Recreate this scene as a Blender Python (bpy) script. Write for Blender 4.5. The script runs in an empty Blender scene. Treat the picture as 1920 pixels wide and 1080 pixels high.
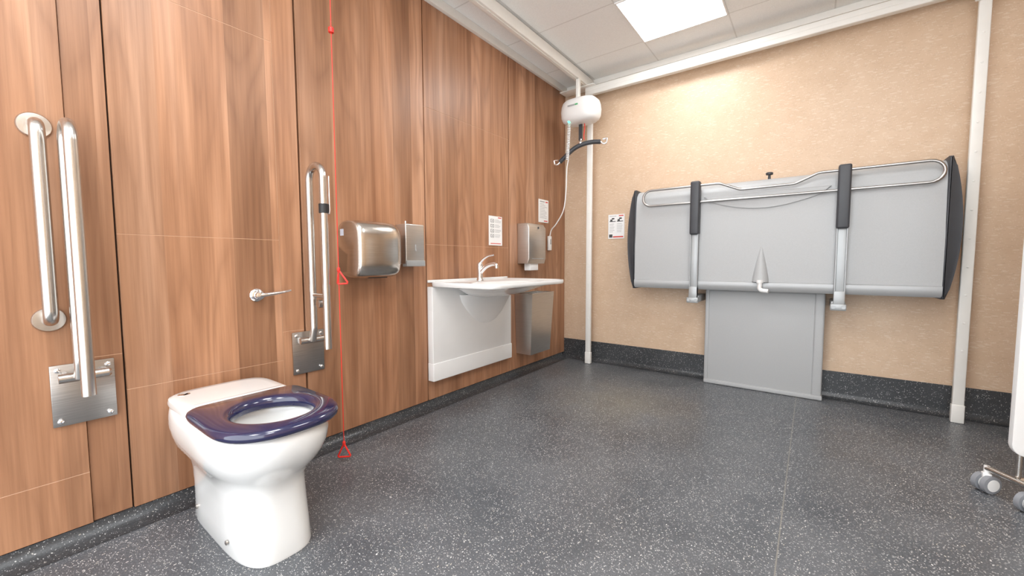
import bpy, bmesh, math, random
from mathutils import Vector, Matrix
random.seed(4)
S=bpy.context.scene
try:
    S.view_settings.view_transform='Standard'; S.view_settings.look='None'
except Exception: pass
COL=bpy.context.collection

# ---------------------------------------------------------------- materials
def mat(name,col,rough=.5,metal=0.,emis=None,estr=0,coat=0,bump=None,var=0.04,vscale=12,aniso=0,brush=None,spec=None):
    m=bpy.data.materials.new(name);m.use_nodes=True;nt=m.node_tree
    b=nt.nodes['Principled BSDF']
    b.inputs['Roughness'].default_value=rough;b.inputs['Metallic'].default_value=metal
    b.inputs['Coat Weight'].default_value=coat;b.inputs['Coat Roughness'].default_value=.05
    if spec is not None:b.inputs['Specular IOR Level'].default_value=spec
    tc=nt.nodes.new('ShaderNodeTexCoord');n=nt.nodes.new('ShaderNodeTexNoise');n.inputs['Scale'].default_value=vscale;n.inputs['Detail'].default_value=3
    if brush:
        mp=nt.nodes.new('ShaderNodeMapping');mp.inputs['Scale'].default_value=brush
        nt.links.new(tc.outputs['Object'],mp.inputs[0]);nt.links.new(mp.outputs[0],n.inputs['Vector'])
    else: nt.links.new(tc.outputs['Object'],n.inputs['Vector'])
    r=nt.nodes.new('ShaderNodeValToRGB')
    r.color_ramp.elements[0].position=.3;r.color_ramp.elements[1].position=.7
    r.color_ramp.elements[0].color=[c*(1-var) for c in col]+[1];r.color_ramp.elements[1].color=[min(1,c*(1+var)) for c in col]+[1]
    nt.links.new(n.outputs['Fac'],r.inputs[0]);nt.links.new(r.outputs[0],b.inputs['Base Color'])
    if bump:
        bp=nt.nodes.new('ShaderNodeBump');bp.inputs['Strength'].default_value=bump;bp.inputs['Distance'].default_value=.002
        nt.links.new(n.outputs['Fac'],bp.inputs['Height']);nt.links.new(bp.outputs[0],b.inputs['Normal'])
    if emis:
        b.inputs['Emission Color'].default_value=list(emis)+[1];b.inputs['Emission Strength'].default_value=estr
    return m
class G:
    def __init__(s,name):
        s.m=bpy.data.materials.new(name);s.m.use_nodes=True;s.nt=s.m.node_tree;s.b=s.nt.nodes['Principled BSDF']
    def n(s,t,**k):
        x=s.nt.nodes.new('ShaderNode'+t)
        for a,v in k.items():
            if hasattr(x,a):setattr(x,a,v)
        return x
    def l(s,a,b):s.nt.links.new(a,b)
    def math(s,op,a,b=None,c=None):
        x=s.n('Math',operation=op)
        for i,v in enumerate((a,b,c)):
            if v is None:continue
            if isinstance(v,(int,float)):x.inputs[i].default_value=v
            else:s.l(v,x.inputs[i])
        return x.outputs[0]
    def mix(s,f,a,b,blend='MIX'):
        x=s.n('Mix');x.data_type='RGBA';x.blend_type=blend
        if isinstance(f,(int,float)):x.inputs[0].default_value=f
        else:s.l(f,x.inputs[0])
        for i,v in ((6,a),(7,b)):
            if isinstance(v,tuple):x.inputs[i].default_value=v
            else:s.l(v,x.inputs[i])
        return x.outputs[2]
    def ramp(s,f,stops,interp='LINEAR'):
        x=s.n('ValToRGB');cr=x.color_ramp;cr.interpolation=interp
        while len(cr.elements)<len(stops):cr.elements.new(.5)
        for e,(p,c) in zip(cr.elements,stops):e.position=p;e.color=c if len(c)==4 else tuple(c)+(1,)
        s.l(f,x.inputs[0]);return x.outputs[0]

def wood():
    g=G('walnut_laminate');pos=g.n('NewGeometry').outputs['Position']
    sp=g.n('SeparateXYZ');g.l(pos,sp.inputs[0]);Y=sp.outputs[1];Zc=sp.outputs[2]
    w=g.math('ADD',Y,g.math('MULTIPLY',g.math('SINE',g.math('MULTIPLY',Y,9.0)),.035))
    idx=g.math('FLOOR',g.math('MULTIPLY',w,5.6))
    wn=g.n('TexWhiteNoise');wn.noise_dimensions='1D';g.l(idx,wn.inputs['W'])
    rnd=wn.outputs['Value']
    off=g.math('MULTIPLY',rnd,37.0)
    cb=g.n('CombineXYZ');g.l(g.math('ADD',g.math('MULTIPLY',Y,1.0),off),cb.inputs[0]);g.l(g.math('ADD',g.math('MULTIPLY',Zc,.12),off),cb.inputs[1])
    n1=g.n('TexNoise');n1.inputs['Scale'].default_value=3.6;n1.inputs['Detail'].default_value=2;n1.inputs['Distortion'].default_value=.3;g.l(cb.outputs[0],n1.inputs['Vector'])
    bands=g.math('ABSOLUTE',g.math('SINE',g.math('MULTIPLY',n1.outputs['Fac'],40.0)))
    cb2=g.n('CombineXYZ');g.l(g.math('ADD',Y,off),cb2.inputs[0]);g.l(g.math('MULTIPLY',Zc,.02),cb2.inputs[1])
    n2=g.n('TexNoise');n2.inputs['Scale'].default_value=80;n2.inputs['Detail'].default_value=5;n2.inputs['Roughness'].default_value=.65;g.l(cb2.outputs[0],n2.inputs['Vector'])
    cb3=g.n('CombineXYZ');g.l(g.math('ADD',Y,off),cb3.inputs[0]);g.l(g.math('MULTIPLY',Zc,.07),cb3.inputs[1])
    n3=g.n('TexNoise');n3.inputs['Scale'].default_value=7;n3.inputs['Detail'].default_value=3;g.l(cb3.outputs[0],n3.inputs['Vector'])
    base=g.ramp(n3.outputs['Fac'],[(.3,(.28,.130,.065)),(.5,(.43,.220,.120)),(.7,(.57,.325,.200))])
    dk=g.mix(g.math('MULTIPLY',g.math('SUBTRACT',1.0,bands),.34),base,(.20,.088,.044,1))
    fine=g.ramp(n2.outputs['Fac'],[(.3,(.72,.68,.65)),(.6,(1.05,1.05,1.05))])
    c=g.mix(.75,dk,fine,'MULTIPLY')
    tone=g.ramp(rnd,[(0,(.82,.82,.82)),(.5,(1,1,1)),(1,(1.10,1.09,1.08))])
    c=g.mix(1.0,c,tone,'MULTIPLY')
    g.l(c,g.b.inputs['Base Color']);g.b.inputs['Roughness'].default_value=.38;g.b.inputs['Specular IOR Level'].default_value=.5
    bp=g.n('Bump');bp.inputs['Strength'].default_value=.12;bp.inputs['Distance'].default_value=.001;g.l(n2.outputs['Fac'],bp.inputs['Height']);g.l(bp.outputs[0],g.b.inputs['Normal'])
    return g.m
def vinyl(seam=True,k=1.0):
    g=G('speckled_vinyl');pos=g.n('NewGeometry').outputs['Position']
    def flecks(scale,thr,dist,stretch):
        mp=g.n('Mapping');mp.inputs['Scale'].default_value=stretch;mp.inputs['Rotation'].default_value=(0,0,scale*.01);g.l(pos,mp.inputs[0])
        nz=g.n('TexNoise');nz.inputs['Scale'].default_value=25;g.l(pos,nz.inputs['Vector'])
        ad=g.n('VectorMath',operation='MULTIPLY_ADD');g.l(nz.outputs['Color'],ad.inputs[0]);ad.inputs[1].default_value=(.03,.03,.03);g.l(mp.outputs[0],ad.inputs[2])
        v=g.n('TexVoronoi');v.inputs['Scale'].default_value=scale;g.l(ad.outputs[0],v.inputs['Vector'])
        sp=g.n('SeparateColor');g.l(v.outputs['Color'],sp.inputs[0])
        a=g.math('GREATER_THAN',sp.outputs[0],thr);d=g.math('LESS_THAN',v.outputs['Distance'],dist)
        return g.math('MULTIPLY',a,d),sp.outputs[1]
    n=g.n('TexNoise');n.inputs['Scale'].default_value=3;n.inputs['Detail'].default_value=5;g.l(pos,n.inputs['Vector'])
    nf=g.n('TexNoise');nf.inputs['Scale'].default_value=180;nf.inputs['Detail'].default_value=2;g.l(pos,nf.inputs['Vector'])
    base=g.ramp(n.outputs['Fac'],[(.3,(.066*k,.073*k,.083*k)),(.7,(.114*k,.122*k,.133*k))])
    base=g.mix(.6,base,g.ramp(nf.outputs['Fac'],[(.3,(.55,.55,.55)),(.7,(1.5,1.5,1.5))]),'MULTIPLY')
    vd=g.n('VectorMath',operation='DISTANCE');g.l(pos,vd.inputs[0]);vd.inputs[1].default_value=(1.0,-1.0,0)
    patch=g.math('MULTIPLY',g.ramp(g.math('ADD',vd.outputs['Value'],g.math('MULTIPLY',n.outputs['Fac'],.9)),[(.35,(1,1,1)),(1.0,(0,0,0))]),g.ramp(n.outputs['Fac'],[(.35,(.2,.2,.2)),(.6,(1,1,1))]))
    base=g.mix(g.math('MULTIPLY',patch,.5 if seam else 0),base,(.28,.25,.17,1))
    e=0 if seam else .12
    f1,r1=flecks(150,.60+e,.33,(1,1.5,1));f2,r2=flecks(75,.78+e,.22,(1.6,1,1));f3,r3=flecks(210,.7,.33,(1,1,1))
    c=g.mix(g.math('MULTIPLY',f3,.45 if seam else .2),base,(.30,.30,.30,1))
    q=1 if seam else .6
    c=g.mix(f1,c,g.ramp(r1,[(0,(.26*q,.27*q,.27*q)),(1,(.70*q,.71*q,.70*q))]))
    c=g.mix(f2,c,g.ramp(r2,[(0,(.38*q,.36*q,.30*q)),(1,(.82*q,.82*q,.80*q))]))
    if seam:
        sp=g.n('SeparateXYZ');g.l(pos,sp.inputs[0])
        s=g.math('LESS_THAN',g.math('ABSOLUTE',g.math('SUBTRACT',sp.outputs[0],2.015)),.0022)
        c=g.mix(g.math('MULTIPLY',s,.75),c,(.25,.24,.21,1))
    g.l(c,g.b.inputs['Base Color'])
    g.l(g.ramp(n.outputs['Fac'],[(.3,(.28,.28,.28)),(.7,(.42,.42,.42))]),g.b.inputs['Roughness'])
    bp=g.n('Bump');bp.inputs['Strength'].default_value=.25;bp.inputs['Distance'].default_value=.001;g.l(nf.outputs['Fac'],bp.inputs['Height']);g.l(bp.outputs[0],g.b.inputs['Normal'])
    return g.m
def beige():
    g=G('beige_fleck_vinyl');pos=g.n('NewGeometry').outputs['Position']
    nz=g.n('TexNoise');nz.inputs['Scale'].default_value=9;nz.inputs['Detail'].default_value=4;g.l(pos,nz.inputs['Vector'])
    c=g.ramp(nz.outputs['Fac'],[(.3,(.60,.435,.30)),(.7,(.65,.485,.345))])
    for sc,rot,col,thr,st,a in ((46,.5,(.76,.65,.53,1),.66,(.5,1,1.9),.40),(60,-.6,(.44,.30,.20,1),.74,(.5,1,1.9),.22),(100,.2,(.80,.71,.60,1),.7,(1,1,1.5),.32),(80,1.2,(.46,.33,.23,1),.75,(.6,1,1.5),.25)):
        mp=g.n('Mapping');mp.inputs['Rotation'].default_value=(0,rot,0);mp.inputs['Scale'].default_value=st;g.l(pos,mp.inputs[0])
        v=g.n('TexVoronoi');v.inputs['Scale'].default_value=sc;g.l(mp.outputs[0],v.inputs['Vector'])
        sp=g.n('SeparateColor');g.l(v.outputs['Color'],sp.inputs[0])
        f=g.math('MULTIPLY',g.math('GREATER_THAN',sp.outputs[0],thr),g.math('LESS_THAN',v.outputs['Distance'],.34))
        c=g.mix(g.math('MULTIPLY',f,a),c,col)
    g.l(c,g.b.inputs['Base Color']);g.b.inputs['Roughness'].default_value=.40;g.b.inputs['Specular IOR Level'].default_value=.35
    return g.m
def ceil():
    g=G('ceiling_tiles');pos=g.n('NewGeometry').outputs['Position'];sp=g.n('SeparateXYZ');g.l(pos,sp.inputs[0])
    def ln(v,o):
        t=g.math('FRACT',g.math('DIVIDE',g.math('SUBTRACT',v,o),.6025))
        return g.math('GREATER_THAN',g.math('ABSOLUTE',g.math('SUBTRACT',t,.5)),.492)
    f=g.math('MAXIMUM',ln(sp.outputs[0],-20*.6025+.935),ln(sp.outputs[1],-20*.6025-.41))
    nf=g.n('TexNoise');nf.inputs['Scale'].default_value=150;g.l(pos,nf.inputs['Vector'])
    base=g.ramp(nf.outputs['Fac'],[(.3,(.84,.85,.84)),(.7,(.90,.91,.90))])
    g.l(g.mix(g.math('MULTIPLY',f,.5),base,(.55,.54,.52,1)),g.b.inputs['Base Color']);g.b.inputs['Roughness'].default_value=.8
    return g.m
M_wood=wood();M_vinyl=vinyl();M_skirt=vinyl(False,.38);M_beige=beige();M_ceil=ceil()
M_gap=mat('dark_joint',(.03,.018,.012),.8)
M_seam=mat('pale_joint',(.58,.36,.23),.5)
M_cer=mat('white_ceramic',(.82,.83,.82),.12,coat=.6,var=.01)
M_navy=mat('navy_gloss_plastic',(.014,.015,.060),.14,coat=.8,var=.05)
M_steel=mat('brushed_steel_tube',(.60,.58,.55),.27,1.,var=.05,brush=(60,60,4),vscale=3)
M_steelp=mat('brushed_steel_plate',(.44,.425,.41),.34,1.,var=.12,brush=(1,2,90),vscale=4)
M_dryer=mat('satin_steel_cover',(.64,.60,.55),.22,1.,var=.10,brush=(1,2,120),vscale=4)
M_bin=mat('satin_steel_bin',(.60,.58,.55),.34,.95,var=.08,brush=(1,2,120),vscale=4)
M_chrome=mat('chrome',(.88,.88,.89),.07,1.,var=.01)
M_cream=mat('cream_painted_metal',(.82,.81,.77),.4,var=.02)
M_wplas=mat('white_plastic',(.82,.82,.81),.3,var=.01)
M_grey=mat('light_grey_plastic',(.42,.43,.435),.45,var=.03,vscale=200,bump=.15)
M_grey2=mat('pale_grey_metal',(.38,.395,.40),.35,.3,var=.02)
M_greyl=mat('silver_grey_rail',(.40,.41,.415),.38,.2,var=.02)
M_char=mat('charcoal_plastic',(.045,.048,.055),.45,var=.06)
M_black=mat('black_rubber',(.015,.015,.016),.5)
M_red=mat('red_plastic',(.80,.03,.02),.35)
M_paper=mat('printed_paper',(.84,.84,.83),.5,var=.01)
M_ink=mat('dark_ink',(.06,.06,.06),.6)
M_inkg=mat('grey_ink',(.40,.40,.40),.6)
M_inkr=mat('red_ink',(.65,.05,.03),.6)
M_green=mat('green_indicator',(.05,.7,.35),.4,emis=(.05,1,.45),estr=6)
M_light=mat('lit_diffuser',(1,1,1),.5,emis=(.98,.99,1),estr=17)
M_castor=mat('grey_castor_tyre',(.24,.25,.27),.5)

W=bpy.data.worlds.new('world');S.world=W;W.use_nodes=True
W.node_tree.nodes['Background'].inputs[0].default_value=(.94,.97,1,1);W.node_tree.nodes['Background'].inputs[1].default_value=4.1

# ---------------------------------------------------------------- geometry helpers
def add(name,bm,m,parent=None,smooth=True,label=None,angle=40):
    bmesh.ops.recalc_face_normals(bm,faces=bm.faces[:])
    me=bpy.data.meshes.new(name)
    off=Vector(parent.location) if parent else Vector((0,0,0))
    if parent is None:
        xs=[v.co for v in bm.verts]
        off=Vector((sum((v.x for v in xs))/len(xs),sum((v.y for v in xs))/len(xs),min(v.z for v in xs)))
    bmesh.ops.translate(bm,verts=bm.verts[:],vec=-off)
    if smooth:
        for f in bm.faces:f.smooth=True
        for e in bm.edges:
            if len(e.link_faces)==2 and e.calc_face_angle(0)>math.radians(angle):e.smooth=False
    bm.to_mesh(me);bm.free()
    for x in (m if isinstance(m,(list,tuple)) else [m]):me.materials.append(x)
    o=bpy.data.objects.new(name,me);COL.objects.link(o)
    if parent: o.parent=parent
    else:o.location=off
    if label:o['label']=label
    return o
def thing(name,loc,label,cat,group=None):
    e=bpy.data.objects.new(name,None);e.location=loc;e.empty_display_size=.05;COL.objects.link(e)
    e['label']=label;e['category']=cat
    if group:e['group']=group
    return e
def struct(o):o['kind']='structure';return o
def bbox(bm,lo,hi,bev=0,seg=3,skip=None,mi=0):
    t=bmesh.new()
    vs=[t.verts.new((x,y,z)) for x in (lo[0],hi[0]) for y in (lo[1],hi[1]) for z in (lo[2],hi[2])]
    for q in ((0,1,3,2),(4,6,7,5),(0,4,5,1),(2,3,7,6),(0,2,6,4),(1,5,7,3)):t.faces.new([vs[i] for i in q])
    if bev:
        es=[e for e in t.edges if not(skip and skip(e))]
        bmesh.ops.bevel(t,geom=es,offset=bev,segments=seg,profile=.5,affect='EDGES')
    for f in t.faces:f.material_index=mi
    merge(bm,t)
def merge(bm,t,M=None):
    mp={}
    for v in t.verts:mp[v]=bm.verts.new(M@v.co if M else v.co)
    for f in t.faces:
        try:
            nf=bm.faces.new([mp[v] for v in f.verts]);nf.material_index=f.material_index
        except ValueError:pass
    t.free()
def box(name,lo,hi,m,parent=None,bev=0.003,seg=3,skip=None,label=None):
    bm=bmesh.new();bbox(bm,lo,hi,bev,seg,skip);return add(name,bm,m,parent,label=label)
def fillet(pts,r,seg=8):
    pts=[Vector(p) for p in pts];out=[pts[0]]
    for i in range(1,len(pts)-1):
        a,b,c=pts[i-1],pts[i],pts[i+1];u=(a-b);v=(c-b);lu,lv=u.length,v.length;u.normalize();v.normalize()
        ang=u.angle(v)
        if ang>math.pi-.02:out.append(b);continue
        d=min(r/math.tan(ang/2),lu*.499,lv*.499);rr=d*math.tan(ang/2)
        p0=b+u*d;p1=b+v*d;bis=(u+v).normalized();cen=b+bis*(rr/math.sin(ang/2))
        a0=p0-cen;a1=p1-cen;tot=a0.angle(a1);ax=a0.cross(a1).normalized()
        for k in range(seg+1):out.append(cen+Matrix.Rotation(tot*k/seg,3,ax)@a0)
    out.append(pts[-1]);return out
def spline(pts,n=8):
    P=[Vector(p) for p in pts];P=[P[0]*2-P[1]]+P+[P[-1]*2-P[-2]];out=[]
    for i in range(1,len(P)-2):
        for k in range(n):
            t=k/n;a,b,c,d=P[i-1:i+3]
            out.append(.5*((2*b)+(c-a)*t+(2*a-5*b+4*c-d)*t*t+(3*b-a-3*c+d)*t**3))
    out.append(P[-2]);return out
def tube(bm,path,r,n=16,closed=False,cap=True,mi=0):
    path=[Vector(p) for p in path];rings=[];N=len(path)
    def tan(i):
        if closed:return (path[(i+1)%N]-path[i-1]).normalized()
        return (path[min(i+1,N-1)]-path[max(i-1,0)]).normalized()
    t0=tan(0);u=t0.orthogonal().normalized()
    for i in range(N):
        t=tan(i);u=(u-t*u.dot(t)).normalized();w=t.cross(u)
        ri=r[min(i,len(r)-1)] if isinstance(r,(list,tuple)) else r
        rings.append([bm.verts.new(path[i]+ri*(math.cos(2*math.pi*k/n)*u+math.sin(2*math.pi*k/n)*w)) for k in range(n)])
    for i in range(N if closed else N-1):
        A,B=rings[i],rings[(i+1)%N]
        for k in range(n):
            f=bm.faces.new((A[k],A[(k+1)%n],B[(k+1)%n],B[k]));f.material_index=mi
    if cap and not closed:
        for q in (rings[0],rings[-1]):
            f=bm.faces.new(q);f.material_index=mi
def tubeo(name,path,r,m,parent=None,n=16,closed=False,label=None):
    bm=bmesh.new();tube(bm,path,r,n,closed);return add(name,bm,m,parent,label=label,angle=50)
def lathe(bm,prof,org,axis,n=32,mi=0):
    org=Vector(org);ax=Vector(axis).normalized()
    u=ax.orthogonal().normalized();w=ax.cross(u);rings=[]
    for d,r in prof:
        r=max(r,2e-4);rings.append([bm.verts.new(org+ax*d+r*(math.cos(2*math.pi*k/n)*u+math.sin(2*math.pi*k/n)*w)) for k in range(n)])
    for A,B in zip(rings,rings[1:]):
        for k in range(n):
            f=bm.faces.new((A[k],A[(k+1)%n],B[(k+1)%n],B[k]));f.material_index=mi
    for q in (rings[0],rings[-1]):
        f=bm.faces.new(q);f.material_index=mi
def lat(name,prof,org,axis,m,parent=None,n=32,label=None):
    bm=bmesh.new();lathe(bm,prof,org,axis,n);return add(name,bm,m,parent,label=label)
def prism(bm,poly,axis,a,b,bev=0,seg=3,mi=0):
    t=bmesh.new()
    def P(p,s):
        if axis=='x':return (s,p[0],p[1])
        if axis=='y':return (p[0],s,p[1])
        return (p[0],p[1],s)
    A=[t.verts.new(P(p,a)) for p in poly];B=[t.verts.new(P(p,b)) for p in poly];n=len(poly)
    fa=t.faces.new(A);fb=t.faces.new(B[::-1])
    for i in range(n):t.faces.new((A[i],B[i],B[(i+1)%n],A[(i+1)%n]))
    if bev:
        es=list(set(fa.edges[:]+fb.edges[:]));bmesh.ops.bevel(t,geom=es,offset=bev,segments=seg,profile=.5,affect='EDGES')
    for f in t.faces:f.material_index=mi
    merge(bm,t)
def sup(cx,cy,a,b,n,z,N=72):
    out=[]
    for k in range(N):
        t=2*math.pi*k/N;c,s=math.cos(t),math.sin(t)
        out.append((cx+a*math.copysign(abs(c)**(2/n),c),cy+b*math.copysign(abs(s)**(2/n),s),z))
    return out
def loft(bm,secs,cap0=True,cap1=True,closed=False,mi=0):
    R=[[bm.verts.new(p) for p in s] for s in secs];N=len(R[0])
    prs=list(zip(R,R[1:]))+([(R[-1],R[0])] if closed else [])
    for A,B in prs:
        for k in range(N):
            f=bm.faces.new((A[k],A[(k+1)%N],B[(k+1)%N],B[k]));f.material_index=mi
    if not closed:
        if cap0:bm.faces.new(R[0])
        if cap1:bm.faces.new(R[-1])

# ---------------------------------------------------------------- camera
cam=bpy.data.objects.new('camera',bpy.data.cameras.new('camera'));COL.objects.link(cam);S.camera=cam
yaw,pitch,roll,f=.64074,.06448,-.00354,754.4
fw=Vector((-math.sin(yaw)*math.cos(pitch),math.cos(yaw)*math.cos(pitch),-math.sin(pitch)))
rt=Vector((math.cos(yaw),math.sin(yaw),0));up=rt.cross(fw)
r2=rt*math.cos(roll)+up*math.sin(roll);u2=-rt*math.sin(roll)+up*math.cos(roll)
M=Matrix((r2,u2,-fw)).transposed().to_4x4();M.translation=Vector((2.0765,-3.7082,1.0));cam.matrix_world=M
cam.data.sensor_width=36;cam.data.lens=f/1920*36;cam.data.clip_start=.02

# ---------------------------------------------------------------- room shell
XR,YF,ZC=3.45,-4.75,2.75
def plain(name,lo,hi,m):
    bm=bmesh.new();bbox(bm,lo,hi);return struct(add(name,bm,m,smooth=False))
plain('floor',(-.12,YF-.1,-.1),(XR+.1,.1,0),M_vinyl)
plain('ceiling',(-.12,YF-.1,ZC),(XR+.1,.1,ZC+.1),M_ceil)
plain('wall_back',(-.12,0,0),(XR+.1,.1,ZC),M_beige)
plain('wall_right',(XR,YF,0),(XR+.1,0,ZC),M_beige)
bm=bmesh.new()
bbox(bm,(-.12,YF,0),(-.022,0,ZC),mi=1)
TOPZ=2.70;BOT=.055
def board(y0,y1,zs,rec=0,g0=.004,g1=None):
    g1=g0 if g1 is None else g1
    zz=[BOT]+zs+[TOPZ]
    for a,b in zip(zz,zz[1:]):
        lo=a+(.0010 if a!=BOT else 0);hi=b-(.0010 if b!=TOPZ else 0)
        bbox(bm,(-.022,y0+g0,lo),(-rec,y1-g1,hi),.0008,1,mi=0)
    for z in zs:bbox(bm,(-.021,y0+g0,z-.0010),(-.0010-rec,y1-g1,z+.0010),mi=2)
board(YF,-3.49,[.245],0,.001)
board(-3.49,-3.38,[.66],.009,.001,.0035)
board(-3.38,-2.81,[.52,1.11,2.035],0,.0012)
board(-2.81,-2.70,[.66],.003,.0012,.0045)
board(-2.70,-1.885,[],0,.0045)
board(-1.885,-.965,[1.12,2.02],0,.0045)
board(-.965,0,[],0,.0045)
for y in (-2.81,):bbox(bm,(-.021,y-.0012,BOT),(-.002,y+.0012,TOPZ),mi=2)
struct(add('wall_left',bm,[M_wood,M_gap,M_seam],smooth=False))
def cove(name,R,top,a,b,th=.006):
    pr=[];n=10
    for k in range(n+1):
        t=math.pi/2*k/n;pr.append((th+R-R*math.sin(t),R-R*math.cos(t)+.0008))
    poly=[(0.0005,.0008)]+[(th+R,.0008)]+pr[1:]+[(th,top),(0.0005,top)]
    bm=bmesh.new();prism(bm,[(-p[0],p[1]) for p in poly],'x',a,b)
    return struct(add(name,bm,M_skirt,angle=30))
bm=bmesh.new();poly=[(-.021,.0008),(.075,.0008)]
for k in range(1,11):
    t=math.pi/2*k/10;poly.append((.075-.075*math.sin(t),.0008+.052-.052*math.cos(t)))
poly.append((-.021,.0528));prism(bm,poly,'y',YF,-.05)
struct(add('baseboard_left',bm,M_skirt,angle=30))
cove('baseboard_back',.045,.20,-.02,XR)
box('trim_1',(.0005,YF,2.69),(.03,-.001,ZC-.001),M_cream,bev=.002)['kind']='structure'
box('trim_2',(.03,-.028,2.70),(XR,-.0005,ZC-.001),M_cream,bev=.002)['kind']='structure'

# ---------------------------------------------------------------- ceiling lights
def clight(x,y):
    t=thing('ceiling_light',(x,y,2.735),'square white recessed ceiling panel light, switched on','ceiling light','square ceiling panel lights')
    bm=bmesh.new();h=.301;w=.012
    for lo,hi in (((-h,-h),(h,-h+w)),((-h,h-w),(h,h)),((-h,-h+w),(-h+w,h-w)),((h-w,-h+w),(h,h-w))):
        bbox(bm,(x+lo[0],y+lo[1],2.738),(x+hi[0],y+hi[1],2.7495),.001,1)
    add('frame',bm,M_wplas,t)
    bm=bmesh.new();bbox(bm,(x-h+w,y-h+w,2.741),(x+h-w,y+h-w,2.7485));add('diffuser',bm,M_light,t,label='glowing white diffuser panel')
clight(1.2375,-.711);clight(1.2375,-3.12);clight(2.4425,-1.9135);clight(2.4425,-3.7225);clight(1.2375,-4.325)  # first panel is in view; the rest are unseen, added to brighten the room

# ---------------------------------------------------------------- hoist gantry frame
fr=thing('hoist_gantry_frame',(.345,-.12,0),'cream painted steel gantry frame with posts and overhead rails','hoist frame')
for x in (.335,2.825):
    bm=bmesh.new();bbox(bm,(x-.026,-.135,.105),(x+.026,-.105,2.57),.005,3)
    for k in range(12):
        z=.45+k*.17
        lathe(bm,[(0,.006),(.003,.006),(.004,.004)],(x,-.135,z),(0,-1,0),10)
    add('post',bm,M_cream,fr)
    bm=bmesh.new();bbox(bm,(x-.029,-.139,.001),(x+.029,-.101,.115),.005,3);add('post_foot',bm,M_cream,fr)
bm=bmesh.new();bbox(bm,(.29,-.145,2.568),(2.87,-.095,2.645),.006,3);bbox(bm,(.29,-.147,2.604),(2.87,-.144,2.610))
add('cross_rail',bm,M_cream,fr)
for x in (.300,2.825):
    bm=bmesh.new();bbox(bm,(x-.030,YF+.3,2.650),(x+.030,-.05,2.735),.006,3)
    bbox(bm,(x-.010,YF+.3,2.645),(x+.010,-.2,2.652));add('ceiling_rail',bm,M_cream,fr)
bm=bmesh.new();bbox(bm,(.04,-.19,2.640),(.40,-.06,2.649),.003,2)
add('corner_bracket',bm,M_cream,fr)
bm=bmesh.new();bbox(bm,(2.825-.045,-.153,2.50),(2.825+.045,-.134,2.655),.003,1);add('joint_plate',bm,M_cream,fr)

# ---------------------------------------------------------------- hoist unit
hx,hy,hz=.35,-.34,2.355
ho=thing('ceiling_hoist',(hx,hy,hz),'white rounded ceiling hoist motor with black spreader bar and coiled cable','patient hoist')
bm=bmesh.new()
secs=[]
for z,k in ((-.112,.30),(-.109,.58),(-.100,.78),(-.083,.92),(-.05,1),(0,1.02),(.045,.99),(.074,.93),(.092,.82),(.101,.62),(.104,.3)):
    secs.append(sup(hx,hy,.175*k,.12*k,3.0,hz+z,48))
loft(bm,secs);add('motor_housing',bm,M_wplas,ho)
box('trolley',(hx-.045,hy-.02,hz+.095),(hx-.015,hy+.02,2.646),M_cream,ho,.004)
bm=bmesh.new();bbox(bm,(hx-.07,hy-.1250,hz+.02),(hx+.0,hy-.1220,hz+.032));add('badge',bm,M_inkg,ho)
bm=bmesh.new();bbox(bm,(hx+.003,hy-.1250,hz+.02),(hx+.03,hy-.1220,hz+.032));add('badge_mark',bm,mat('green_print',(.1,.45,.2),.5),ho)
lat('indicator_light',[(0,.013),(.006,.012),(.009,.006)],(hx-.075,hy-.083,hz-.095),(-.1,-.6,-.7),M_green,ho,16)
bm=bmesh.new();bbox(bm,(hx-.02,hy-.004,2.10),(hx+.015,hy+.004,2.26),.001,1);add('lift_strap',bm,M_char,ho)
bm=bmesh.new();tube(bm,spline([(hx+.035,hy,2.26),(hx+.038,hy,2.2),(hx+.03,hy,2.14),(hx+.034,hy,2.10)]),.004,8);add('emergency_cord',bm,M_red,ho)
bm=bmesh.new();lathe(bm,[(0,.012),(.01,.02),(.03,.022),(.04,.012),(.06,.01)],(hx,hy,2.05),(0,0,1),20);add('swivel',bm,M_chrome,ho)
pts=spline([(hx-.19,hy-.045,1.925),(hx-.14,hy-.04,1.965),(hx-.06,hy-.02,2.03),(hx+.02,hy,2.062),(hx+.10,hy+.03,2.075),(hx+.17,hy+.05,2.07)])
tubeo('spreader_bar',pts,.020,M_char,ho)
for p,s in (((hx-.19,hy-.045,1.925),-1),((hx+.17,hy+.05,2.07),1)):
    p=Vector(p);bm=bmesh.new()
    tube(bm,spline([p,p+Vector((.02*s,.005*s,-.018)),p+Vector((.05*s,.01*s,-.015)),p+Vector((.055*s,.01*s,.02)),p+Vector((.02*s,.005*s,.02))]),.009,10)
    add('hook',bm,M_chrome,ho)
pth=[];n=22
for k in range(n*10+1):
    t=k/(n*10);a=2*math.pi*k/10
    pth.append((hx-.085-.02*t+.011*math.cos(a),hy-.06+.011*math.sin(a),2.26-.33*t))
pth+=[tuple(v) for v in spline([pth[-1],(.235,-.39,1.85),(.225,-.385,1.65),(.19,-.37,1.48),(.10,-.35,1.36),(.04,-.335,1.31),(.018,-.33,1.245)])][1:]
tubeo('control_cable',pth,.0055,M_wplas,ho,8)
bm=bmesh.new();bbox(bm,(.002,-.355,1.11),(.028,-.305,1.25),.008,3);add('hand_control',bm,M_wplas,ho)
bm=bmesh.new();bbox(bm,(.028,-.34,1.17),(.030,-.32,1.22));add('button',bm,M_inkg,ho)

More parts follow.
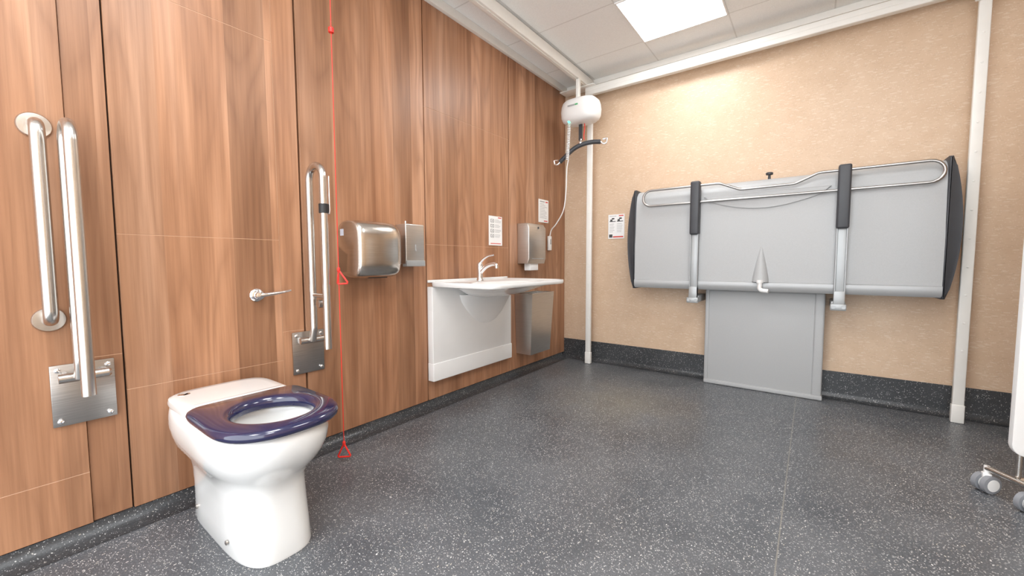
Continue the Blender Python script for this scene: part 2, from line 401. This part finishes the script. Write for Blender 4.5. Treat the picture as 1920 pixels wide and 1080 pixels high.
# ---------------------------------------------------------------- toilet
tx,ty=0,-3.115
to=thing('toilet',(.4,ty,0),'glossy white ceramic floor-standing toilet with navy seat','toilet')
def pan(x0,x1,hw,n,z,N=80,front=2.3):
    cx=(x0+x1)/2;a=(x1-x0)/2;out=[]
    for k in range(N):
        t=2*math.pi*k/N;c,s=math.cos(t),math.sin(t);e=front if c>0 else n
        out.append((cx+a*math.copysign(abs(c)**(2/e),c),ty+hw*math.copysign(abs(s)**(2/e),s),z))
    return out
bm=bmesh.new()
secs=[pan(.11,.684,.122,6,.001,front=3.4),pan(.11,.686,.125,6,.012,front=3.4),pan(.12,.676,.125,6,.08,front=3.2),pan(.12,.668,.125,6,.16,front=3),
 pan(.12,.662,.128,6,.22,front=2.8),pan(.115,.668,.136,6,.255,front=2.6),pan(.10,.695,.155,6,.29,front=2.5),pan(.08,.730,.173,6,.32,front=2.45),pan(.06,.760,.184,5,.355,front=2.45),
 pan(.05,.782,.190,5,.39,front=2.45),pan(.045,.790,.191,4.5,.425,front=2.5),pan(.05,.788,.188,4.5,.448,front=2.5),pan(.058,.780,.182,4.5,.458,front=2.5),pan(.07,.768,.172,4.5,.461,front=2.5)]
H=lambda a,b,z,cx=.600:[(cx+a*math.cos(2*math.pi*k/80),ty+b*math.sin(2*math.pi*k/80),z) for k in range(80)]
secs+=[H(.155,.130,.460),H(.150,.125,.454),H(.148,.122,.43),H(.135,.112,.37),H(.10,.085,.30,.585),H(.06,.05,.25,.56),H(.03,.03,.24,.55)]
loft(bm,secs);add('pan',bm,M_cer,to,angle=60)
bm=bmesh.new()
loft(bm,[pan(.052,.40,.176,4,.452,front=6),pan(.05,.40,.181,4,.467,front=6),pan(.055,.395,.178,4,.481,front=6),pan(.07,.385,.166,4,.488,front=6),pan(.10,.37,.14,4,.489,front=6)])
add('rear_deck',bm,M_cer,to)
def seat(x0,x1,hw,z,N=80):
    cx=.60 ;out=[]
    for k in range(N):
        t=2*math.pi*k/N;c,s=math.cos(t),math.sin(t)
        e=2.5 if c>0 else 9
        ax=(x1-cx) if c>0 else (cx-x0)
        out.append((cx+ax*math.copysign(abs(c)**(2/e),c),ty+hw*math.copysign(abs(s)**(2/e),s),z))
    return out
def hole(a,b,z):return [(.612+a*math.cos(2*math.pi*k/80),ty+b*math.sin(2*math.pi*k/80),z) for k in range(80)]
bm=bmesh.new()
loft(bm,[seat(.365,.800,.187,.466),seat(.36,.808,.192,.474),seat(.358,.810,.194,.484),seat(.362,.804,.190,.494),seat(.372,.792,.181,.500),
 hole(.160,.147,.505),hole(.150,.137,.505),hole(.141,.128,.500),hole(.134,.121,.490),hole(.131,.118,.478),hole(.134,.120,.466)],closed=True)
add('seat',bm,M_navy,to,label='glossy navy blue open seat ring',angle=60)
bm=bmesh.new()
bbox(bm,(.330,ty-.15,.486),(.355,ty+.15,.497),.003,2);add('hinge_bar',bm,M_cer,to)
lat('button',[(0,.020),(.004,.020),(.005,.017),(.003,.015),(.003,.001)],(.13,ty-.125,.486),(0,0,1),M_chrome,to,label='round chrome button ring')
for x,z in ((.22,.07),(.52,.055)):
    lat('fixing_bolt',[(0,.008),(.006,.008),(.008,.004)],(x,ty-.124,z),(0,-1,0),M_steel,to,14)

# ---------------------------------------------------------------- flush lever
lv=thing('flush_lever',(.002,-2.92,.85),'chrome lever handle on a round wall flange','flush lever')
lat('flange',[(0,.030),(.004,.030),(.009,.025),(.011,.015),(.028,.013),(.03,.018),(.045,.018),(.048,.011)],(.001,-2.92,.85),(1,0,0),M_chrome,lv)
bm=bmesh.new();tube(bm,spline([(.038,-2.92,.85),(.045,-2.89,.853),(.047,-2.84,.858),(.045,-2.785,.866)]),[.012-.007*k/24 for k in range(25)],14);add('handle',bm,M_chrome,lv)

# ---------------------------------------------------------------- grab rails
gr=thing('grab_rail',(0,-3.56,.81),'vertical straight stainless steel grab rail with round wall flanges','grab rail')
tubeo('tube',fillet([(.004,-3.56,.81),(.075,-3.56,.81),(.075,-3.56,1.45),(.004,-3.56,1.46)],.035),.0185,M_steel,gr,24)
for z in (.81,1.455):
    lat('flange',[(0,.041),(.005,.041),(.009,.038),(.010,.02)],(.001,-3.56,z),(1,0,0),M_steel,gr,40)
def droprail(y,yt,zb,ztop,zend,lab):
    t=thing('fold_up_rail',(0,y,zb),lab,'grab rail','fold-up support rails')
    y0,y1=(y-.08,y+.08)
    bm=bmesh.new();bbox(bm,(.001,y0,zb),(.009,y1,zb+.215),.002,2);add('wall_plate',bm,M_steelp,t,label='square brushed steel fixing plate')
    for yy in (y0+.018,y1-.018):
        for zz in (zb+.018,zb+.197):
            lat('bolt',[(0,.008),(.005,.008),(.008,.004)],(.009,yy,zz),(1,0,0),M_chrome,t,14)
    z=zb+.175
    bm=bmesh.new();lathe(bm,[(-.065,.010),(-.064,.016),(.058,.016),(.065,.010)],(.052,y,z),(0,1,0),20)
    bbox(bm,(.009,y-.055,z-.016),(.045,y-.040,z+.016),.002,1);bbox(bm,(.009,y+.040,z-.016),(.045,y+.055,z+.016),.002,1)
    add('hinge',bm,M_steel,t)
    tubeo('tube',fillet([(.07,yt,z),(.088,yt,z+.06),(.088,yt,ztop),(.218,yt,ztop),(.218,yt,zend)],.064,14),.0175,M_steel,t,24)
    return t
droprail(-3.49,-3.503,.435,1.445,.575,'folded-up stainless steel support rail on square wall plate')
yt=-2.70
t=droprail(-2.69,yt,.435,1.462,.585,'folded-up stainless steel support rail carrying a toilet roll holder')
bm=bmesh.new();tube(bm,[(.088,yt,.84),(.218,yt,.84)],.010,14);lathe(bm,[(-.024,.012),(-.022,.020),(.022,.020),(.024,.012)],(.16,yt+.008,.80),(0,1,0),20);add('cross_bar',bm,M_steel,t)
bm=bmesh.new();lathe(bm,[(-.022,.019),(-.021,.022),(.021,.022),(.022,.019)],(.218,yt,1.255),(0,0,1),20);add('clamp',bm,M_black,t,label='black plastic clamp')
bm=bmesh.new();tube(bm,fillet([(.218,yt+.018,1.235),(.218,yt+.026,1.232),(.218,yt+.029,1.25),(.218,yt+.029,1.41)],.008,5),.0045,10);add('roll_holder',bm,M_chrome,t)

# ---------------------------------------------------------------- red pull cord
cx,cy=.226,-2.640
co=thing('emergency_pull_cord',(cx,cy,.02),'red emergency pull cord with triangular handles hanging from ceiling','pull cord')
tubeo('cord',[(cx,cy,ZC-.02),(cx,cy,2.1),(cx,cy,.95),(cx,cy,.09)],.0020,M_red,co,8)
lat('ceiling_switch',[(0,.035),(.02,.035),(.028,.02)],(cx,cy,ZC-.001),(0,0,-1),M_wplas,co)
lat('cord_knob',[(-.014,.006),(-.012,.012),(.008,.013),(.014,.007)],(cx,cy,2.09),(0,0,1),M_red,co,16)
for z,a0,b0 in ((.025,-.034,.034),(.895,-.008,.046)):
    bm=bmesh.new();d=Vector((.80,.60,0));c=Vector((cx,cy,z))
    P=[c+d*a0,c+d*b0+Vector((0,0,.004)),c+Vector((0,0,.070))]
    path=[]
    for i in range(3):
        a,b=P[i],P[(i+1)%3];path+= [a.lerp(b,.08),a.lerp(b,.5),a.lerp(b,.92)]
    tube(bm,path,.0042,10,closed=True)
    lathe(bm,[(-.012,.005),(-.008,.0075),(.008,.0075),(.012,.005)],(cx,cy,z+.07),(0,0,1),12)
    add('triangle_handle',bm,M_red,co)

# ---------------------------------------------------------------- hand dryer
dr=thing('hand_dryer',(0,-2.36,.93),'satin stainless steel electric hand dryer with rounded cover','hand dryer')
bm=bmesh.new()
def dprof(y,k,kx):
    P=[];zc=1.078;hz2=.155*k
    for i in range(40):
        t=2*math.pi*i/40;c,s=math.cos(t),math.sin(t)
        x=.105*(1+(math.copysign(abs(c)**(2/3.2),c)))*kx
        P.append((max(.002,x),y,zc+hz2*math.copysign(abs(s)**(2/3.8),s)-(.012*x/.2)))
    return P
ys=[(-2.510,.90,.86),(-2.506,.955,.94),(-2.495,.985,.98),(-2.475,1,1),(-2.32,1,1),(-2.275,.985,.975),(-2.248,.955,.93),(-2.230,.90,.86),(-2.222,.82,.76)]
loft(bm,[dprof(*q) for q in ys]);add('cover',bm,M_dryer,dr,angle=70)
bm=bmesh.new();bbox(bm,(.10,-2.43,.915),(.16,-2.31,.926),.002,1);add('air_outlet',bm,M_black,dr)
bm=bmesh.new();bbox(bm,(.030,-2.5115,1.145),(.060,-2.5095,1.180));add('rating_label',bm,mat('label_print',(.55,.58,.66),.5),dr)

# ---------------------------------------------------------------- soap dispenser
so=thing('soap_dispenser',(0,-2.06,.98),'narrow brushed steel wall soap dispenser with level slot','soap dispenser')
box('body',(.001,-2.13,.990),(.10,-1.985,1.235),M_bin,so,.006,3)
box('cover_lip',(.06,-2.128,.975),(.105,-1.983,1.012),M_grey2,so,.004,2)
box('level_window',(.1005,-2.060,1.07),(.102,-2.052,1.11),M_inkg,so,.0005,1)
lat('lock',[(0,.006),(.02,.006)],(.05,-2.09,1.235),(0,0,1),M_chrome,so,12)

# ---------------------------------------------------------------- notices
def notice(name,wall,a0,a1,z0,z1,lab,kind):
    t=thing(name,((.0,(a0+a1)/2,z0) if wall=='L' else ((a0+a1)/2,0,z0)),lab,'wall sign')
    D=.005
    def r(bm,u0,u1,v0,v1,d0,d1,mi=0):
        ua=a0+(a1-a0)*u0;ub=a0+(a1-a0)*u1;va=z0+(z1-z0)*v0;vb=z0+(z1-z0)*v1
        if d0==.004:d0=D;d1=D+(d1-.004)
        if wall=='L':bbox(bm,(d0,ua,va),(d1,ub,vb),mi=mi)
        else:bbox(bm,(ua,-d1,va),(ub,-d0,vb),mi=mi)
    bm=bmesh.new();r(bm,0,1,0,1,0.0005,D);add('sheet',bm,M_paper,t)
    bm=bmesh.new();rr=random.Random(int(z0*100))
    if kind=='text':
        r(bm,.1,.6,.88,.93,.004,.0046,1);r(bm,.68,.92,.88,.93,.004,.0046,2)
        for i in range(10):
            v=.80-i*.068
            r(bm,.1,.1+.75*rr.uniform(.55,1),v,v+.018,.004,.0046,1)
        r(bm,.52,.9,.05,.09,.004,.0046,2)
    elif kind=='picto':
        for i in range(4):
            v=.78-i*.17
            r(bm,.12,.36,v,v+.012,.004,.0046,0);r(bm,.12,.36,v+.10,v+.112,.004,.0046,0);r(bm,.12,.145,v,v+.11,.004,.0046,0);r(bm,.335,.36,v,v+.11,.004,.0046,0);r(bm,.2,.28,v+.03,v+.075,.004,.0046,1)
            for j in range(3):r(bm,.44,.44+.5*rr.uniform(.6,1),v+.09-j*.04,v+.102-j*.04,.004,.0046,1)
        r(bm,.68,.94,.94,.97,.004,.0046,2);r(bm,.1,.9,.05,.075,.004,.0046,2)
    else:
        r(bm,.66,.94,.92,.96,.004,.0046,2);r(bm,.08,.50,.92,.94,.004,.0046,1)
        for u in (.08,.54):
            r(bm,u,u+.38,.70,.73,.004,.0046,0);r(bm,u+.04,u+.18,.73,.80,.004,.0046,0);r(bm,u+.14,u+.30,.80,.86,.004,.0046,0)
        for i in range(6):
            v=.60-i*.065
            r(bm,.08,.08+.35*rr.uniform(.6,1),v,v+.016,.004,.0046,1);r(bm,.54,.54+.36*rr.uniform(.6,1),v,v+.016,.004,.0046,1)
        r(bm,.30,.94,.05,.10,.004,.0046,2);r(bm,.06,.27,.05,.18,.004,.0047,0)
    add('print',bm,[M_ink,M_inkg,M_inkr],t,smooth=False)
notice('instruction_notice','L',-1.232,-1.065,1.135,1.37,'white printed instruction notice with pictograms above the basin','picto')
notice('instruction_notice','L',-.505,-.335,1.375,1.59,'white printed notice above the steel towel dispenser','text')
notice('instruction_notice','B',.48,.64,1.22,1.45,'white notice with dark pictures and red strip on beige wall','pics')

# ---------------------------------------------------------------- towel dispenser
td=thing('paper_towel_dispenser',(0,-.70,.97),'brushed steel paper towel dispenser with towel hanging below','towel dispenser')
bm=bmesh.new();poly=[(.001,.985),(.001,1.335),(.10,1.335),(.125,1.30),(.125,1.03),(.11,.985)]
prism(bm,poly,'y',-.845,-.575,.005,3);add('body',bm,M_bin,td)
box('cover_seam',(.1255,-.80,1.025),(.1275,-.61,1.032),M_grey2,td,.0005,1)
lat('lock',[(0,.010),(.003,.010)],(.125,-.70,1.30),(1,0,0),M_char,td,16)
bm=bmesh.new();bbox(bm,(.035,-.79,.925),(.10,-.66,.987),.006,2);add('paper_towel',bm,M_paper,td)

# ---------------------------------------------------------------- waste bin
wb=thing('waste_bin',(0,-.69,.2),'open-topped brushed steel wall-mounted waste bin','bin')
bm=bmesh.new()
def rect(x0,x1,y0,y1,z):return [(x0,y0,z),(x1,y0,z),(x1,y1,z),(x0,y1,z)]
loft(bm,[rect(.002,.155,-.865,-.55,.195),rect(.002,.185,-.885,-.53,.725),rect(.008,.177,-.877,-.538,.725),rect(.008,.148,-.857,-.557,.205)])
add('bin_body',bm,M_bin,wb,angle=20)
bm=bmesh.new();tube(bm,[(.005,-.882,.727),(.182,-.882,.727),(.182,-.533,.727),(.005,-.533,.727)],.005,8,closed=True);add('rim',bm,M_steel,wb)
box('dark_infill',(.015,-.85,.60),(.165,-.545,.67),M_black,wb,.01,2)  # plain black block filling the bin below its open top

# ---------------------------------------------------------------- basin
bs=thing('wash_basin',(0,-1.44,.19),'wide white basin on white height-adjustable wall unit','wash basin')
y0,y1=-1.885,-1.0
box('back_panel',(.001,y0+.003,.30),(.052,y1-.006,.835),M_wplas,bs,.004)
box('lower_cover',(.001,y0,.192),(.058,y1-.004,.315),M_wplas,bs,.005)
yc=-1.443;N=96
def S2(x0,x1,hw,n,z):return sup((x0+x1)/2,yc,(x1-x0)/2,hw,n,z,N)
bm=bmesh.new()
secs=[S2(.16,.22,.06,2,.752),S2(.10,.30,.14,2,.756),S2(.08,.37,.21,2.2,.769),S2(.07,.44,.27,2.3,.79),S2(.06,.50,.33,2.5,.814),S2(.05,.55,.39,3,.833),
 S2(.004,.585,.442,9,.838),S2(.001,.590,.445,9,.846),S2(.001,.590,.445,9,.862),S2(.003,.587,.443,9,.868),S2(.012,.577,.434,9,.868),S2(.02,.568,.425,8,.861),
 S2(.15,.54,.29,2.8,.857),S2(.16,.53,.28,2.6,.85),S2(.19,.48,.24,2.3,.815),S2(.22,.42,.16,2.1,.79),S2(.28,.34,.03,2,.782)]
loft(bm,secs);add('basin',bm,M_cer,bs,angle=50)
lat('waste_outlet',[(0,.025),(.003,.025),(.004,.018)],(.31,yc,.783),(0,0,1),M_chrome,bs,20)
bm=bmesh.new()
def sh(x1,hw,z,cy=yc+.12):return [(.050+(x1-.050)*math.sin(math.pi*k/24)**1.1 if 0<k<24 else .050,cy-hw*math.cos(math.pi*k/24),z) for k in range(25)]
loft(bm,[sh(.054,.04,.53),sh(.060,.11,.55),sh(.070,.18,.60),sh(.085,.24,.66),sh(.115,.28,.71),sh(.165,.30,.765)])
add('trap_shroud',bm,M_wplas,bs,angle=60)
box('upstand',(.001,y0+.003,.862),(.014,y1-.003,.880),M_cer,bs,.004)
box('side_label',(.02,y0+.001,.60),(.045,y0+.0025,.67),M_paper,bs,.0003,1)
tp=thing('mixer_tap',(.095,-1.45,.861),'chrome single-lever mixer tap','tap')
ax,ay=.095,-1.45
lat('base',[(0,.027),(.006,.027),(.012,.022),(.07,.020),(.10,.023),(.125,.022),(.14,.012)],(ax,ay,.861),(0,0,1),M_chrome,tp)
bm=bmesh.new();tube(bm,spline([(ax+.01,ay,.925),(ax+.06,ay,.965),(ax+.12,ay,.985),(ax+.155,ay,.98),(ax+.16,ay,.955)]),[.015-.003*k/32 for k in range(33)],16);add('spout',bm,M_chrome,tp)
bm=bmesh.new();tube(bm,spline([(ax,ay,.99),(ax+.03,ay,1.02),(ax+.08,ay,1.045),(ax+.13,ay,1.05)]),[.012-.006*k/24 for k in range(25)],12);add('lever',bm,M_chrome,tp)

# ---------------------------------------------------------------- changing bench
cb=thing('folding_changing_bench',(1.78,-.1,0),'light grey folded wall-mounted adult changing bench with charcoal ends','changing bench')
x0,x1=.84,2.70
prof=[(-.07,.79),(-.07,1.575),(-.10,1.60),(-.14,1.606),(-.18,1.600),(-.215,1.583),(-.240,1.555),(-.254,1.515),(-.260,1.46),(-.268,1.15),(-.268,.79)]
bm=bmesh.new();prism(bm,prof,'x',x0,x1);add('bench_board',bm,M_grey,cb,angle=35)
bm=bmesh.new();prism(bm,[(-.08,.775),(-.08,.848),(-.268,.848),(-.277,.842),(-.280,.828),(-.278,.798),(-.262,.778)],'x',x0,x1);add('lower_rail',bm,M_greyl,cb,angle=35)
for s,xi in ((1,x1),(-1,x0)):
    poly=[(xi-.004*s,.768)]
    for k in range(15):
        u=k/14;z=.768+(1.610-.768)*u
        poly.append((xi+s*(.014+.052*math.sin(math.pi*u)**.8),z))
    poly.append((xi-.004*s,1.610))
    bm=bmesh.new();prism(bm,poly,'y',-.272,-.06,.012,3);add('end_cap',bm,M_char,cb,label='curved charcoal end cap')
bm=bmesh.new();poly=[(1.38,1.50),(2.16,1.50)]
for k in range(1,16):
    u=k/16;poly.append((2.16-.78*u,1.50-.03-.085*math.sin(math.pi*u)))
prism(bm,poly,'y',-.273,-.25,.006,2);add('moulded_bulge',bm,M_grey,cb,angle=50)
bm=bmesh.new();lathe(bm,[(0,.054),(.04,.050),(.13,.034),(.22,.016),(.30,.004)],(1.775,-.258,.848),(0,0,1),24);add('drain_moulding',bm,M_grey,cb)
bm=bmesh.new();tube(bm,fillet([(1.775,-.30,.862),(1.775,-.30,.79),(1.83,-.31,.785)],.02,6),.015,16);lathe(bm,[(0,.022),(.02,.022)],(1.775,-.30,.843),(0,0,1),18);add('drain_pipe',bm,M_wplas,cb)
bm=bmesh.new();bbox(bm,(1.39,-.125,.012),(2.155,-.053,.775),.018,4)
bbox(bm,(1.385,-.131,.012),(1.415,-.053,.775),.008,2);bbox(bm,(2.10,-.134,.012),(2.16,-.053,.775),.012,3)
add('pedestal',bm,M_grey,cb)
bm=bmesh.new();bbox(bm,(1.385,-.137,.002),(2.165,-.053,.035),.006,2);add('pedestal_foot',bm,M_grey,cb)
for xa in (1.325,2.225):
    bm=bmesh.new()
    bbox(bm,(xa-.030,-.308,.70),(xa-.022,-.272,1.26),.002,1);bbox(bm,(xa+.022,-.308,.70),(xa+.030,-.272,1.26),.002,1);bbox(bm,(xa-.030,-.297,.70),(xa+.030,-.287,1.26),.002,2)
    add('support_arm',bm,M_grey2,cb)
    bm=bmesh.new();bbox(bm,(xa-.045,-.315,.672),(xa+.040,-.278,.715),.006,2);bbox(bm,(xa-.030,-.312,.70),(xa+.030,-.27,.80),.004,2);bbox(bm,(xa-.040,-.275,.675),(xa+.035,-.01,.73),.004,2)
    lathe(bm,[(0,.012),(.008,.012)],(xa-.028,-.315,.695),(0,-1,0),14);lathe(bm,[(0,.012),(.008,.012)],(xa+.024,-.315,.695),(0,-1,0),14)
    add('hinge_bracket',bm,M_grey2,cb)
    bm=bmesh.new();bbox(bm,(xa-.034,-.325,1.21),(xa+.034,-.255,1.622),.012,3);add('padded_sleeve',bm,M_char,cb,label='charcoal padded sleeve')
def arc(cx,cz,r,a0,a1,n=10):return [(cx+r*math.cos(math.radians(a0+(a1-a0)*k/n)),-.285,cz+r*math.sin(math.radians(a0+(a1-a0)*k/n))) for k in range(n+1)]
zl=1.462;zt=1.590;r=(zt-zl)/2
path=arc(.975,(zl+zt)/2,r,270,90)
up_=fillet([(1.0,-.285,zt),(1.49,-.285,zt),(1.63,-.285,1.528),(1.96,-.285,1.532),(2.09,-.285,zt),(2.60,-.285,zt)],.08,6)
path+=[tuple(p) for p in up_]+arc(2.615,(zl+zt)/2,r,90,-90)
for k in range(1,12):
    path.append((2.615-(2.615-.975)*k/12,-.285,zl))
tubeo('safety_rail',path,.0090,M_steelp,cb,14,closed=True)
bm=bmesh.new();lathe(bm,[(0,.010),(.03,.008),(.032,.022),(.045,.024),(.05,.016)],(1.80,-.17,1.60),(0,0,1),18);add('release_knob',bm,M_char,cb)

# ---------------------------------------------------------------- switch on back wall
sw=thing('light_switch',(3.12,-.001,1.07),'white plastic wall switch plate','switch')
box('plate',(3.085,-.010,1.03),(3.17,-.001,1.115),M_wplas,sw,.003,2)
box('rocker',(3.115,-.014,1.055),(3.14,-.010,1.09),M_wplas,sw,.002,1)

# ---------------------------------------------------------------- mobile privacy screen
ps=thing('privacy_screen',(2.75,-1.2,0),'white panel screen on grey twin-wheel castors','privacy screen')
c0=Vector((2.752,-1.205,0));d=Vector((.85,.20,0)).normalized();nrm=Vector((-d.y,d.x,0))
T=Matrix((d,nrm,Vector((0,0,1)))).transposed().to_4x4();T.translation=c0
def loc(fn):
    t=bmesh.new();fn(t);b=bmesh.new();merge(b,t,T);return b
def f1(t):
    P=[]
    for (cx_,cz_,a0) in ((.045,.25,180),(.58,.25,270),(.58,1.66,0),(.045,1.66,90)):
        for k in range(9):
            a=math.radians(a0+90*k/8);P.append((cx_+.045*math.cos(a),cz_+.045*math.sin(a)))
    prism(t,P,'y',-.012,.012,.003,2)
add('panel',loc(f1),M_wplas,ps)
add('upright',loc(lambda t:tube(t,[(.03,0,.10),(.03,0,.22)],.009,12)),M_steel,ps)
cc=[Vector((2.712,-1.135,0)),Vector((2.80,-1.265,0))]
bm=bmesh.new();dd=(cc[1]-cc[0]);tube(bm,[cc[0]+Vector((0,0,.105)),cc[1]+dd*.5+Vector((0,0,.105))],.011,12);add('foot_bar',bm,M_steel,ps)
bm=bmesh.new();tube(bm,[c0+d*.03+Vector((0,0,.105)),c0+d*.6+Vector((0,0,.105))],.010,12);add('base_bar',bm,M_steel,ps)
for c in cc:
    ax_=Vector((.6,-.8,0))
    bm=bmesh.new()
    for s in (-1,1):
        o=c+ax_*(.017*s)+Vector((0,0,.040))
        lathe(bm,[(-.011,.032),(-.009,.0385),(.009,.0385),(.011,.032)],o,ax_,28,mi=0)
        lathe(bm,[(-.0125,.02),(-.0120,.026),(.0120,.026),(.0125,.02)],o,ax_,24,mi=1)
    tube(bm,[c+Vector((0,0,.045)),c+Vector((0,0,.115))],.010,10,mi=1)
    bbox(bm,tuple(c+Vector((-.014,-.014,.055))),tuple(c+Vector((.014,.014,.085))),.004,2,mi=1)
    add('castor',bm,[M_castor,M_wplas],ps,label='grey twin-wheel castor')
